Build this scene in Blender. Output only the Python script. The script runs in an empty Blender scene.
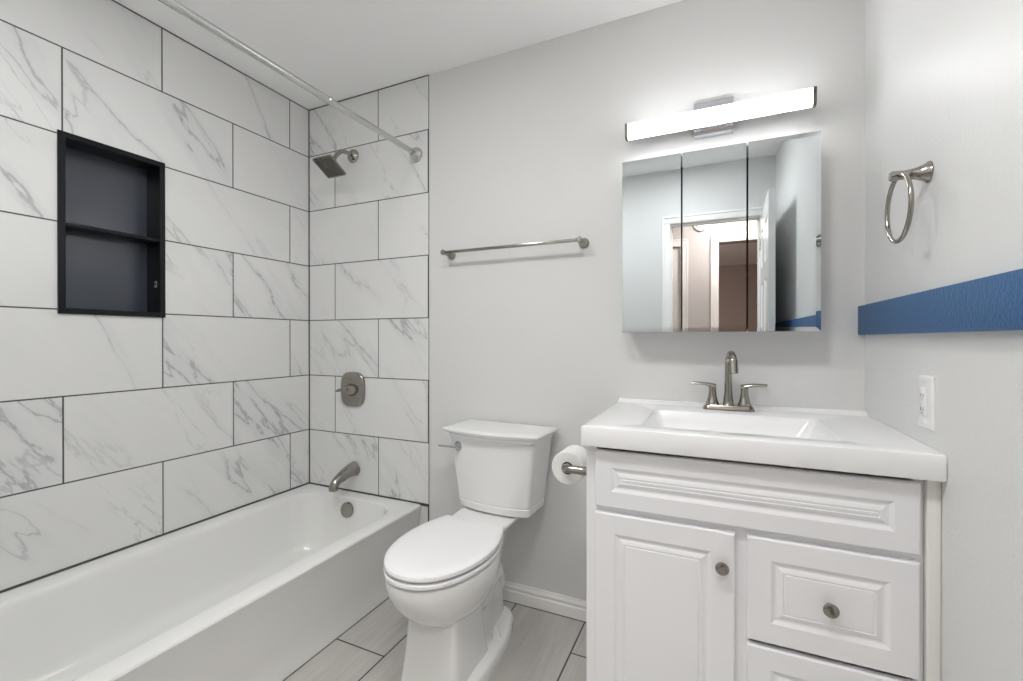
import bpy, bmesh, math
from mathutils import Vector, Matrix

S = bpy.context.scene
COL = S.collection
PI = math.pi

# ------------------------------------------------------------------ camera, world, exposure
W, H = 1023, 681
F_PX = 447.14
cam_d = bpy.data.cameras.new('camera')
cam = bpy.data.objects.new('camera', cam_d)
COL.objects.link(cam)
cam.location = (2.0940, -1.8277, 1.1775)
cam.rotation_euler = (math.radians(90 - 0.177), 0, math.radians(24.57))
cam_d.sensor_fit = 'HORIZONTAL'
cam_d.sensor_width = 36.0
cam_d.lens = 36.0 * F_PX / W
cam_d.clip_start = 0.02
S.camera = cam

world = bpy.data.worlds.new('world')
S.world = world
world.use_nodes = True
world.node_tree.nodes['Background'].inputs['Color'].default_value = (0.8, 0.85, 1.0, 1)
world.node_tree.nodes['Background'].inputs['Strength'].default_value = 0.05

S.view_settings.view_transform = 'Standard'
S.view_settings.look = 'None'
S.view_settings.exposure = 1.2
S.view_settings.gamma = 1.0
S.view_settings.use_curve_mapping = False
try:
    S.cycles.use_denoising = True
    S.cycles.max_bounces = 16
    S.cycles.diffuse_bounces = 8
    S.cycles.glossy_bounces = 8
    S.cycles.caustics_reflective = False
    S.cycles.sample_clamp_indirect = 6.0
except Exception:
    pass

L_BAR = 5.6          # vanity light
L_FILL = 27.5         # unseen ceiling discs added to fill the bathroom evenly
L_HALL_FILL = 60.0         # unseen hall lamp added to fill low surfaces through the doorway

# room
XR, ZC, D = 2.541, 2.471, 2.04          # right wall, ceiling, door wall distance
ZT = 0.36                               # tub rim
XT = 0.813                              # end of the tile on the back wall
ROW, TILE = 0.3075, 0.612
LTUB = 1.524
HY = 2.90                               # hall far wall
MIR = 0.125                             # depth of the mirror cabinet


# ------------------------------------------------------------------ materials
def srgb(r, g, b):
    def f(c):
        c /= 255.0
        return c / 12.92 if c <= 0.04045 else ((c + 0.055) / 1.055) ** 2.4
    return (f(r), f(g), f(b), 1.0)


def new_mat(name):
    m = bpy.data.materials.new(name)
    m.use_nodes = True
    nt = m.node_tree
    return m, nt, nt.nodes['Principled BSDF']


def simple(name, col, rough=0.5, metal=0.0, bump=None, spec=None, coat=0.0, rvar=0.0):
    m, nt, b = new_mat(name)
    b.inputs['Base Color'].default_value = col
    b.inputs['Roughness'].default_value = rough
    b.inputs['Metallic'].default_value = metal
    if spec is not None:
        b.inputs['Specular IOR Level'].default_value = spec
    if coat:
        b.inputs['Coat Weight'].default_value = coat
        b.inputs['Coat Roughness'].default_value = 0.04
    if bump or rvar:
        g = nt.nodes.new('ShaderNodeNewGeometry')
        n = nt.nodes.new('ShaderNodeTexNoise')
        n.inputs['Scale'].default_value = bump[0] if bump else 60
        n.inputs['Detail'].default_value = 3
        nt.links.new(g.outputs['Position'], n.inputs['Vector'])
        if bump:
            bp = nt.nodes.new('ShaderNodeBump')
            bp.inputs['Strength'].default_value = bump[1]
            bp.inputs['Distance'].default_value = bump[2]
            nt.links.new(n.outputs['Fac'], bp.inputs['Height'])
            nt.links.new(bp.outputs['Normal'], b.inputs['Normal'])
        if rvar:
            r = nt.nodes.new('ShaderNodeMapRange')
            r.inputs['To Min'].default_value = rough - rvar
            r.inputs['To Max'].default_value = rough + rvar
            nt.links.new(n.outputs['Fac'], r.inputs['Value'])
            nt.links.new(r.outputs['Result'], b.inputs['Roughness'])
    return m


def math_node(nt, op, a, b=None, c=None):
    n = nt.nodes.new('ShaderNodeMath')
    n.operation = op
    for i, v in enumerate((a, b, c)):
        if v is None:
            continue
        if isinstance(v, (int, float)):
            n.inputs[i].default_value = v
        else:
            nt.links.new(v, n.inputs[i])
    return n.outputs[0]


def tile_material(name, axis_u, axis_v, v0, row, length, j0, j1, grout, grout_col, kind, base_line=0.0, corner=False):
    """Running-bond tiles: u runs along the course, v across the courses."""
    m, nt, b = new_mat(name)
    L = nt.links
    geo = nt.nodes.new('ShaderNodeNewGeometry')
    sep = nt.nodes.new('ShaderNodeSeparateXYZ')
    L.new(geo.outputs['Position'], sep.inputs[0])
    u, v = sep.outputs[axis_u], sep.outputs[axis_v]
    vv = math_node(nt, 'DIVIDE', math_node(nt, 'SUBTRACT', v, v0), row)
    ri = math_node(nt, 'FLOOR', vv)
    vf = math_node(nt, 'FRACT', math_node(nt, 'ADD', vv, 20.0))
    par = math_node(nt, 'MODULO', math_node(nt, 'ADD', ri, 20.0), 2.0)
    off = math_node(nt, 'ADD', j0, math_node(nt, 'MULTIPLY', par, j1 - j0))
    uu = math_node(nt, 'ADD', math_node(nt, 'DIVIDE', math_node(nt, 'SUBTRACT', u, off), length), 20.0)
    ui = math_node(nt, 'FLOOR', uu)
    uf = math_node(nt, 'FRACT', uu)
    dv = math_node(nt, 'MULTIPLY', math_node(nt, 'MINIMUM', vf, math_node(nt, 'SUBTRACT', 1.0, vf)), row)
    du = math_node(nt, 'MULTIPLY', math_node(nt, 'MINIMUM', uf, math_node(nt, 'SUBTRACT', 1.0, uf)), length)
    dist = math_node(nt, 'MINIMUM', du, dv)
    if base_line:
        dist = math_node(nt, 'MINIMUM', dist, math_node(nt, 'MAXIMUM', math_node(nt, 'SUBTRACT', math_node(nt, 'ABSOLUTE', math_node(nt, 'SUBTRACT', v, v0)), base_line), 0.0))
    if corner:
        dist = math_node(nt, 'MINIMUM', dist, math_node(nt, 'ABSOLUTE', math_node(nt, 'SUBTRACT', math_node(nt, 'ABSOLUTE', u), 0.003)))
    mk = nt.nodes.new('ShaderNodeMapRange')
    mk.inputs['From Min'].default_value = grout * 0.42
    mk.inputs['From Max'].default_value = grout * 0.58
    L.new(dist, mk.inputs['Value'])
    mask = mk.outputs['Result']                      # 0 in the joint, 1 on the tile
    # one random shift per tile
    wn = nt.nodes.new('ShaderNodeTexWhiteNoise')
    wn.noise_dimensions = '2D'
    cmb = nt.nodes.new('ShaderNodeCombineXYZ')
    L.new(math_node(nt, 'ADD', ui, 0.37), cmb.inputs[0])
    L.new(math_node(nt, 'MULTIPLY', ri, 3.17), cmb.inputs[1])
    L.new(cmb.outputs[0], wn.inputs['Vector'])
    shift = nt.nodes.new('ShaderNodeVectorMath')
    shift.operation = 'SCALE'
    L.new(wn.outputs['Color'], shift.inputs[0])
    shift.inputs['Scale'].default_value = 23.0
    p2 = nt.nodes.new('ShaderNodeCombineXYZ')
    L.new(u, p2.inputs[0])
    L.new(v, p2.inputs[1])
    padd = nt.nodes.new('ShaderNodeVectorMath')
    L.new(p2.outputs[0], padd.inputs[0])
    L.new(shift.outputs[0], padd.inputs[1])
    mapn = nt.nodes.new('ShaderNodeMapping')
    L.new(padd.outputs[0], mapn.inputs['Vector'])

    def noise(scale, detail, dist_, rough=0.55, vec=None):
        n = nt.nodes.new('ShaderNodeTexNoise')
        n.inputs['Scale'].default_value = scale
        n.inputs['Detail'].default_value = detail
        n.inputs['Roughness'].default_value = rough
        n.inputs['Distortion'].default_value = dist_
        L.new(vec or mapn.outputs[0], n.inputs['Vector'])
        return n.outputs['Fac']

    def ramp(val, a, b_, to0=0.0, to1=1.0):
        n = nt.nodes.new('ShaderNodeMapRange')
        n.inputs['From Min'].default_value = a
        n.inputs['From Max'].default_value = b_
        n.inputs['To Min'].default_value = to0
        n.inputs['To Max'].default_value = to1
        L.new(val, n.inputs['Value'])
        return n.outputs['Result']

    def mix(fac, c1, c2):
        n = nt.nodes.new('ShaderNodeMix')
        n.data_type = 'RGBA'
        L.new(fac, n.inputs['Factor'])
        for v_, s in ((c1, n.inputs[6]), (c2, n.inputs[7])):
            if isinstance(v_, tuple):
                s.default_value = v_
            else:
                L.new(v_, s)
        return n.outputs[2]

    if kind == 'marble':
        rot = nt.nodes.new('ShaderNodeMapping')
        L.new(padd.outputs[0], rot.inputs['Vector'])
        rot.inputs['Rotation'].default_value = (0, 0, math.radians(-38))
        L.new(rot.outputs[0], mapn.inputs['Vector'])
        mapn.inputs['Scale'].default_value = (2.5, 0.55, 1)
        v1 = math_node(nt, 'ABSOLUTE', math_node(nt, 'SUBTRACT', noise(1.3, 8, 0.18, 0.52), 0.5))
        l1 = ramp(v1, 0.0, 0.0075, 1.0, 0.0)
        halo = ramp(v1, 0.0, 0.055, 1.0, 0.0)
        g1 = ramp(noise(0.9, 3, 0.4), 0.45, 0.56)
        v2 = math_node(nt, 'ABSOLUTE', math_node(nt, 'SUBTRACT', noise(2.3, 8, 0.25, 0.55), 0.46))
        l2 = ramp(v2, 0.0, 0.009, 1.0, 0.0)
        g2 = ramp(noise(1.4, 3, 0.5), 0.50, 0.60)
        cloud = ramp(noise(1.1, 4, 0.3), 0.35, 0.75)
        c = mix(math_node(nt, 'MULTIPLY', cloud, 0.35), srgb(226, 226, 225), srgb(213, 214, 214))
        c = mix(math_node(nt, 'MULTIPLY', math_node(nt, 'MULTIPLY', halo, g1), 0.38), c, srgb(196, 199, 199))
        c = mix(math_node(nt, 'MULTIPLY', math_node(nt, 'MULTIPLY', l1, g1), 0.62), c, srgb(142, 146, 147))
        c = mix(math_node(nt, 'MULTIPLY', math_node(nt, 'MULTIPLY', l2, g2), 0.45), c, srgb(160, 162, 162))
        b.inputs['Roughness'].default_value = 0.28
        rough_t = 0.28
    else:
        mapn.inputs['Scale'].default_value = (1.0, 14.0, 1)
        n1 = ramp(noise(2.2, 5, 0.5, 0.6), 0.3, 0.72)
        n2 = ramp(noise(6.0, 4, 0.3, 0.6), 0.35, 0.68)
        tone = nt.nodes.new('ShaderNodeSeparateXYZ')
        L.new(wn.outputs['Color'], tone.inputs[0])
        c = mix(n1, srgb(186, 184, 180), srgb(158, 156, 152))
        c = mix(math_node(nt, 'MULTIPLY', n2, 0.5), c, srgb(196, 194, 190))
        c = mix(math_node(nt, 'MULTIPLY', tone.outputs[0], 0.25), c, srgb(176, 174, 169))
        rough_t = 0.42
    c = mix(mask, grout_col, c)
    L.new(c, b.inputs['Base Color'])
    L.new(ramp(mask, 0, 1, 0.85, rough_t), b.inputs['Roughness'])
    bp = nt.nodes.new('ShaderNodeBump')
    bp.inputs['Strength'].default_value = 0.5
    bp.inputs['Distance'].default_value = 0.002
    L.new(mask, bp.inputs['Height'])
    L.new(bp.outputs['Normal'], b.inputs['Normal'])
    return m


GROUT = srgb(80, 80, 79)
M = {}
M['paint'] = simple('wall_paint', srgb(216, 216, 215), 0.55, bump=(140, 0.10, 0.003))
M['paint_rough'] = simple('wall_paint_orange_peel', srgb(223, 223, 222), 0.45, bump=(120, 0.28, 0.004))
M['ceiling'] = simple('ceiling_paint', srgb(247, 247, 247), 0.7, bump=(90, 0.12, 0.003))
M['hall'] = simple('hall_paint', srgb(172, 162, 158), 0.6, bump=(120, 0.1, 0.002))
M['brown'] = simple('brown_paint', srgb(150, 134, 126), 0.65, bump=(120, 0.1, 0.002))
M['trim'] = simple('trim_paint', srgb(236, 235, 233), 0.35, bump=(50, 0.03, 0.002))
M['door'] = simple('door_paint', srgb(236, 236, 236), 0.22, bump=(40, 0.05, 0.002))
M['marble_side'] = tile_material('marble_tile_side_wall', 1, 2, ZT, ROW, TILE, -0.127, -0.4397, 0.0050, GROUT, 'marble', 0.005, True)
M['marble_end'] = tile_material('marble_tile_end_wall', 0, 2, ZT, ROW, TILE, 0.4991, 0.1976, 0.0048, GROUT, 'marble', 0.005, True)
M['floor'] = tile_material('floor_plank_tile', 1, 0, 0.976, 0.3117, TILE, -0.213, -0.519, 0.0062, srgb(78, 77, 75), 'plank')
M['grout'] = simple('dark_caulk', srgb(80, 80, 79), 0.7, bump=(200, 0.05, 0.001))
M['tile_edge'] = simple('tile_edge_white', srgb(222, 222, 220), 0.35, bump=(80, 0.03, 0.001))
M['porcelain'] = simple('porcelain_white', srgb(232, 232, 231), 0.12, coat=0.3, rvar=0.02)
M['enamel'] = simple('tub_enamel', srgb(229, 229, 227), 0.09, coat=0.3, rvar=0.01)
M['seat'] = simple('seat_plastic', srgb(234, 234, 235), 0.22, rvar=0.03)
M['marble_top'] = simple('cultured_marble', srgb(240, 240, 240), 0.16, coat=0.2, rvar=0.02)
M['cabinet'] = simple('cabinet_paint', srgb(237, 237, 239), 0.38, bump=(60, 0.04, 0.001))
M['filler'] = simple('filler_strip_paint', srgb(234, 233, 229), 0.45, bump=(60, 0.04, 0.001))
M['nickel'] = simple('brushed_nickel', srgb(160, 156, 149), 0.17, 1.0, rvar=0.03)
M['nickel_dark'] = simple('dark_nickel', srgb(120, 116, 109), 0.28, 1.0, rvar=0.05)  # darker nickel of spray face, spout outlet and bar end caps
M['chrome'] = simple('chrome', srgb(200, 202, 207), 0.22, 1.0, rvar=0.03)
M['rod'] = simple('satin_steel', srgb(203, 203, 202), 0.24, 1.0, rvar=0.03)
M['black'] = simple('black_steel', srgb(15, 17, 21), 0.32, 0.0, spec=0.3)
M['black_back'] = simple('black_steel_back', srgb(56, 61, 72), 0.26, 0.0, spec=0.8)
M['mirror'] = simple('mirror_glass', (0.66, 0.70, 0.715, 1), 0.0, 1.0)
M['steel_white'] = simple('cabinet_body_white', srgb(225, 227, 228), 0.3, bump=(60, 0.02, 0.001))
M['paper'] = simple('toilet_paper', srgb(238, 237, 234), 0.9, bump=(220, 0.25, 0.003))
M['core'] = simple('cardboard_core', srgb(70, 58, 48), 0.85, bump=(150, 0.1, 0.001))
M['blue'] = simple('blue_paint', srgb(46, 92, 138), 0.5, bump=(120, 0.45, 0.005))
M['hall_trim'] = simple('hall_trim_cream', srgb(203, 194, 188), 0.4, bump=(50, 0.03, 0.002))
M['plastic'] = simple('white_plastic', srgb(236, 236, 236), 0.25, rvar=0.03)
M['slot'] = simple('dark_slot', srgb(128, 128, 128), 0.6, bump=(80, 0.02, 0.001))
M['rubber'] = simple('nozzle_rubber', srgb(28, 27, 25), 0.5, bump=(80, 0.02, 0.001))
M['sticker'] = simple('sticker_grey', srgb(165, 165, 165), 0.5, bump=(80, 0.02, 0.001))


def emitter(name, col, strength):
    m = bpy.data.materials.new(name)
    m.use_nodes = True
    b = m.node_tree.nodes['Principled BSDF']
    b.inputs['Base Color'].default_value = (0.9, 0.9, 0.9, 1)
    b.inputs['Roughness'].default_value = 0.3
    b.inputs['Emission Color'].default_value = col
    b.inputs['Emission Strength'].default_value = strength
    return m


M['bar_glow'] = emitter('lit_acrylic', (0.99, 0.993, 1.0, 1), L_BAR)
M['bath_fill_glow'] = emitter('bath_fill_panel', (0.99, 0.993, 0.99, 1), L_FILL)
M['hall_fill_glow'] = emitter('hall_fill_glass', (1.0, 0.95, 0.91, 1), L_HALL_FILL)


M['far_fill_glow'] = emitter('far_room_fill_glass', (1.0, 0.92, 0.86, 1), 170.0)  # unseen lamp added to brighten the far room in the mirror


# ------------------------------------------------------------------ builders
ORG = {}


def thing(name, label, cat, loc, group=None):
    o = bpy.data.objects.new(name, None)
    COL.objects.link(o)
    o.empty_display_size = 0.1
    o.location = loc
    o['label'] = label
    o['category'] = cat
    if group:
        o['group'] = group
    ORG[o] = Vector(loc)
    return o


def obj(name, bm, m, parent=None, smooth=35, loc=None, flat=False):
    """Links bm (built in room coordinates) as one mesh object; a child keeps its thing's origin."""
    org = ORG[parent] if parent else Vector(loc or (0, 0, 0))
    if not flat:
        bmesh.ops.remove_doubles(bm, verts=bm.verts, dist=1e-6)
    bmesh.ops.recalc_face_normals(bm, faces=bm.faces)
    bmesh.ops.translate(bm, verts=bm.verts, vec=-org)
    me = bpy.data.meshes.new(name)
    bm.to_mesh(me)
    bm.free()
    me.materials.append(m)
    me.polygons.foreach_set('use_smooth', [not flat] * len(me.polygons))
    if not flat:
        me.set_sharp_from_angle(angle=math.radians(smooth))
    o = bpy.data.objects.new(name, me)
    COL.objects.link(o)
    if parent:
        o.parent = parent
    else:
        o.location = org
    ORG[o] = org
    return o


def tag(o, label, cat, group=None):
    o['label'] = label
    o['category'] = cat
    if group:
        o['group'] = group
    return o


def struct(name, bm, m, label=None, cat=None, parent=None, smooth=30):
    o = obj(name, bm, m, parent, smooth, flat=name.startswith(('wall', 'floor', 'ceiling', 'tile')))
    if not parent:
        o['kind'] = 'structure'
        o['label'] = label
        o['category'] = cat
    return o


def new():
    return bmesh.new()


def box(bm, x0, x1, y0, y1, z0, z1, bev=0.0, seg=2):
    t = bmesh.new()
    bmesh.ops.create_cube(t, size=1.0)
    for v in t.verts:
        v.co = Vector(((x0 + x1) / 2 + v.co.x * (x1 - x0), (y0 + y1) / 2 + v.co.y * (y1 - y0), (z0 + z1) / 2 + v.co.z * (z1 - z0)))
    if bev:
        bmesh.ops.bevel(t, geom=t.edges[:], offset=bev, segments=seg, affect='EDGES', profile=0.5)
    merge(bm, t)
    return bm


def merge(bm, t, mat=None):
    if mat is not None:
        bmesh.ops.transform(t, matrix=mat, verts=t.verts)
    me = bpy.data.meshes.new('tmp')
    t.to_mesh(me)
    t.free()
    bm.from_mesh(me)
    bpy.data.meshes.remove(me)


def loft(bm, rings, cap0=True, cap1=True, close=False):
    vs = [[bm.verts.new(p) for p in r] for r in rings]
    n = len(vs[0])
    prs = list(zip(vs[:-1], vs[1:]))
    if close:
        prs.append((vs[-1], vs[0]))
    for a, b in prs:
        for i in range(n):
            j = (i + 1) % n
            bm.faces.new((a[i], a[j], b[j], b[i]))
    if not close:
        if cap0:
            bm.faces.new(vs[0][::-1])
        if cap1:
            bm.faces.new(vs[-1])
    return bm


def circle(c, ax, r, n=24, ry=None, phase=0.0, up=None):
    ax = Vector(ax).normalized()
    up = Vector(up) if up else (Vector((0, 0, 1)) if abs(ax.z) < 0.9 else Vector((0, 1, 0)))
    e1 = up.cross(ax).normalized()
    e2 = ax.cross(e1)
    ry = r if ry is None else ry
    return [Vector(c) + e1 * (r * math.cos(2 * PI * i / n + phase)) + e2 * (ry * math.sin(2 * PI * i / n + phase)) for i in range(n)]


def lathe(bm, base, ax, prof, n=28, cap0=True, cap1=True):
    """prof: (distance along the axis, radius)."""
    ax = Vector(ax).normalized()
    return loft(bm, [circle(Vector(base) + ax * d, ax, max(r, 1e-4), n) for d, r in prof], cap0, cap1)


def smooth_path(pts, k=8):
    pts = [Vector(p) for p in pts]
    out = []
    for i in range(len(pts) - 1):
        p0, p1, p2, p3 = pts[max(i - 1, 0)], pts[i], pts[i + 1], pts[min(i + 2, len(pts) - 1)]
        for s in range(k):
            t = s / k
            out.append(0.5 * ((2 * p1) + (p2 - p0) * t + (2 * p0 - 5 * p1 + 4 * p2 - p3) * t * t + (3 * p1 - p0 - 3 * p2 + p3) * t ** 3))
    out.append(pts[-1])
    return out


def tube(bm, path, rad, n=16, ry=None, up=(1, 0, 0), caps=True):
    """rad / ry: number or function of t in 0..1; up fixes the section's first axis."""
    m = len(path)
    rings = []
    for i, p in enumerate(path):
        t = i / (m - 1)
        d = (path[min(i + 1, m - 1)] - path[max(i - 1, 0)]).normalized()
        u = Vector(up)
        e1 = (u - d * u.dot(d)).normalized()
        e2 = d.cross(e1)
        r1 = rad(t) if callable(rad) else rad
        r2 = (ry(t) if callable(ry) else ry) if ry is not None else r1
        rings.append([p + e1 * (r1 * math.cos(2 * PI * k / n)) + e2 * (r2 * math.sin(2 * PI * k / n)) for k in range(n)])
    return loft(bm, rings, caps, caps)


def torus(bm, c, ax, R, r, n=48, m=12):
    ax = Vector(ax).normalized()
    up = Vector((0, 0, 1)) if abs(ax.z) < 0.9 else Vector((0, 1, 0))
    e1 = up.cross(ax).normalized()
    e2 = ax.cross(e1)
    rings = []
    for i in range(n):
        a = 2 * PI * i / n
        d = e1 * math.cos(a) + e2 * math.sin(a)
        rings.append([Vector(c) + d * (R + r * math.cos(2 * PI * k / m)) + ax * (r * math.sin(2 * PI * k / m)) for k in range(m)])
    return loft(bm, rings, close=True)


def rrect(x0, x1, y0, y1, z, r, n=6, rx=None):
    """Rounded rectangle in a horizontal plane; r one radius or four (x1y1, x0y1, x0y0, x1y0)."""
    rs = r if isinstance(r, (tuple, list)) else (r,) * 4
    out = []
    for (cx, cy, a0, rr) in ((x1, y1, 0, rs[0]), (x0, y1, 90, rs[1]), (x0, y0, 180, rs[2]), (x1, y0, 270, rs[3])):
        sx = -1 if cx == x1 else 1
        sy = -1 if cy == y1 else 1
        for k in range(n + 1):
            a = math.radians(a0 + 90 * k / n)
            out.append(Vector((cx + sx * rr + rr * math.cos(a), cy + sy * rr + rr * math.sin(a), z)))
    return out


def flip_yz(pts, y):
    """Horizontal ring (x, y, *) -> ring in a plane parallel to the back wall (x, y const, z)."""
    return [Vector((p.x, y, p.y)) for p in pts]


def super_ring(cx, cy, hx, hyf, hyb, z, n=4.0, k=48):
    out = []
    for i in range(k):
        a = 2 * PI * i / k
        c, s = math.cos(a), math.sin(a)
        x = math.copysign(abs(c) ** (2 / n), c) * hx
        y = math.copysign(abs(s) ** (2 / n), s)
        out.append(Vector((cx + x, cy + y * (hyb if y > 0 else hyf), z)))
    return out


# ------------------------------------------------------------------ the room
def wall_with_hole(bm, fixed, a0, a1, z0, z1, holes, t0, t1):
    """A wall slab with rectangular holes; fixed 'x' or 'y' tells which axis is the thickness."""
    us = sorted({a0, a1, *[h[0] for h in holes], *[h[1] for h in holes]})
    zs = sorted({z0, z1, *[h[2] for h in holes], *[h[3] for h in holes]})
    for i in range(len(us) - 1):
        for j in range(len(zs) - 1):
            um, zm = (us[i] + us[i + 1]) / 2, (zs[j] + zs[j + 1]) / 2
            if any(h[0] < um < h[1] and h[2] < zm < h[3] for h in holes):
                continue
            if fixed == 'x':
                box(bm, t0, t1, us[i], us[i + 1], zs[j], zs[j + 1])
            else:
                box(bm, us[i], us[i + 1], t0, t1, zs[j], zs[j + 1])
    return bm


NY0, NY1, NZ0, NZ1 = -1.066, -0.732, 1.267, 1.909           # niche outer frame
DX0, DX1, DZ = 1.775, 2.448, 2.055                          # bathroom doorway

struct('wall_left', wall_with_hole(new(), 'x', -LTUB, 0.0, 0.0, ZC, [(NY0 + .012, NY1 - .012, NZ0 + .012, NZ1 - .012)], -0.16, 0.0), M['marble_side'],
       'left wall of large white marble tiles above the bathtub', 'wall')
struct('wall_back', box(new(), -0.16, XR + 0.16, 0.0, 0.12, 0.0, ZC), M['paint'], 'light grey painted back wall behind toilet and vanity', 'wall')
back = bpy.data.objects['wall_back']
bm = new()
box(bm, 0.0, XT, -0.002, -0.0002, ZT, ZC)
box(bm, 0.742, XT, -0.002, -0.0002, 0.0, ZT)
struct('tile_facing', bm, M['marble_end'], parent=back)
struct('tile_edging', box(new(), XT, XT + 0.0035, -0.004, -0.0002, 0.0, ZC), M['grout'], parent=back)
struct('tile_edging', box(new(), XT + 0.0035, XT + 0.0075, -0.003, -0.0002, 0.0, ZC), M['tile_edge'], parent=back)
struct('wall_right', box(new(), XR, XR + 0.12, -D - 0.12, 0.0, 0.0, ZC), M['paint_rough'], 'light grey painted right wall beside the vanity', 'wall')
struct('wall_front', wall_with_hole(new(), 'y', -0.16, XR + 0.12, 0.0, ZC, [(DX0 - .018, DX1 + .018, 0.0, DZ + .018)], -D - 0.12, -D), M['paint'],
       'painted wall around the doorway, seen in the mirror', 'wall')
struct('wall_alcove', box(new(), -0.16, XT, -D, -LTUB, 0.0, ZC), M['paint'], 'wall closing the near end of the tub alcove', 'wall')
struct('floor', box(new(), -0.16, XR + 0.16, -HY - 0.12, 0.12, -0.10, 0.0), M['floor'], 'floor of grey wood-look plank tiles with dark grout', 'floor')
struct('ceiling', box(new(), -0.16, XR + 0.16, -D - 0.12, 0.12, ZC, ZC + 0.1), M['ceiling'], 'plain white painted ceiling', 'ceiling')


def base_profile(x0, x1):
    b = new()
    prof = [(0, 0), (-0.011, 0), (-0.011, 0.046), (-0.0065, 0.051), (-0.0065, 0.056), (-0.0095, 0.060), (-0.0095, 0.066), (-0.005, 0.073), (-0.003, 0.083), (0, 0.0835)]
    loft(b, [[Vector((x, y, z)) for y, z in prof] for x in (x0, x1)])
    return b


struct('baseboard_back', base_profile(XT + 0.008, 1.754), M['trim'], 'white moulded baseboard along the back wall behind the toilet', 'baseboard', smooth=25)
b = new()
box(b, XR - 0.019, XR, -D, -0.0005, 1.192, 1.2865, 0.0015)
struct('trim_1', b, M['blue'], 'blue painted horizontal band along the right wall', 'trim')

# doorway, door, hall and far room (seen in the mirror)
b = new()
for x0, x1 in ((DX0 - .018, DX0), (DX1, DX1 + .018)):
    box(b, x0, x1, -D - 0.12, -D, 0, DZ + .018)
box(b, DX0, DX1, -D - 0.12, -D, DZ, DZ + .018)
for x0, x1 in ((DX0, DX0 + .011), (DX1 - .011, DX1)):
    box(b, x0, x1, -D - 0.075, -D - 0.04, 0, DZ)
box(b, DX0 + .011, DX1 - .011, -D - 0.075, -D - 0.04, DZ - .011, DZ)
struct('trim_2', b, M['trim'], 'white jamb and stop of the bathroom doorway, seen in the mirror', 'trim')


def casing(x0, x1, zt, y0, y1, w=0.058, xmax=99):
    b = new()
    box(b, x0 - w, x0, y0, y1, 0, zt, 0.004)
    if x1 + w < xmax:
        box(b, x1, x1 + w, y0, y1, 0, zt, 0.004)
    box(b, x0 - w, min(x1 + w, xmax), y0, y1, zt, zt + w, 0.004)
    s = 1 if y1 > -HY + 0.2 else 1
    box(b, x0 - w, x0 - w + .016, y1 - .002, y1 + .006 * s, 0, zt + w - .016, 0.003)
    if x1 + w < xmax:
        box(b, x1 + w - .016, x1 + w, y1 - .002, y1 + .006 * s, 0, zt + w - .016, 0.003)
    box(b, x0 - w, min(x1 + w, xmax), y1 - .002, y1 + .006 * s, zt + w - .016, zt + w, 0.003)
    return b


struct('trim_3', casing(DX0, DX1, DZ, -D, -D + 0.016), M['trim'], 'white casing around the bathroom doorway, seen in the mirror', 'trim', smooth=25)


def panel_door(bm, u0, u1, z0, z1, t, panels):
    """A door slab in the x-z plane, thickness along y from 0 to t, with sunk panels on both faces."""
    us = sorted({u0, u1, *[p[0] for p in panels], *[p[1] for p in panels]})
    zs = sorted({z0, z1, *[p[2] for p in panels], *[p[3] for p in panels]})
    for i in range(len(us) - 1):
        for j in range(len(zs) - 1):
            um, zm = (us[i] + us[i + 1]) / 2, (zs[j] + zs[j + 1]) / 2
            ins = any(p[0] < um < p[1] and p[2] < zm < p[3] for p in panels)
            if not ins:
                box(bm, us[i], us[i + 1], 0, t, zs[j], zs[j + 1])
    for (a, c, e, g) in panels:
        for side in (0, 1):
            rings = []
            for ins, dep in ((0, 0), (0.008, 0.007), (0.03, 0.008), (0.045, 0.003)):
                y = dep if side == 0 else t - dep
                rings.append([Vector((a + ins, y, e + ins)), Vector((c - ins, y, e + ins)), Vector((c - ins, y, g - ins)), Vector((a + ins, y, g - ins))])
            loft(bm, rings, False, True)
    return bm


def six_panels(w, h):
    sx, mx = 0.105, 0.09
    c = w / 2
    cols = ((sx, c - mx / 2), (c + mx / 2, w - sx))
    rows = ((0.22, 0.78), (0.95, 1.55), (1.66, h - 0.12))
    return [(a, b_, z0, z1) for a, b_ in cols for z0, z1 in rows]


LW = 0.690
t = new()
panel_door(t, 0, LW, 0.012, 2.035, 0.035, six_panels(LW, 2.035))
bd = new()
merge(bd, t, Matrix.Translation((DX1 - 0.002, -D + 0.008, 0)) @ Matrix.Rotation(math.radians(93.2), 4, 'Z') @ Matrix.Translation((0, -0.035, 0)))
d1 = struct('door_1', bd, M['door'], 'white bathroom door standing open against the right wall, seen in the mirror', 'door', smooth=20)
for sgn, x in ((-1, DX1 - 0.037), (1, DX1 - 0.002)):
    kb = new()
    lathe(kb, (x, -D + LW - 0.055, 0.92), (sgn, 0, 0), [(0, .03), (.006, .03), (.010, .012), (.025, .011), (.032, .024), (.048, .028), (.058, .02), (.061, .006)])
    obj('door_handle', kb, M['nickel'], d1)
hb = new()
for z in (0.25, 1.05, 1.85):
    box(hb, DX1 - 0.006, DX1 + 0.002, -D + 0.0015, -D + 0.0095, z - .045, z + .045, 0.002)
obj('hinge', hb, M['nickel'], d1)

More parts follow.
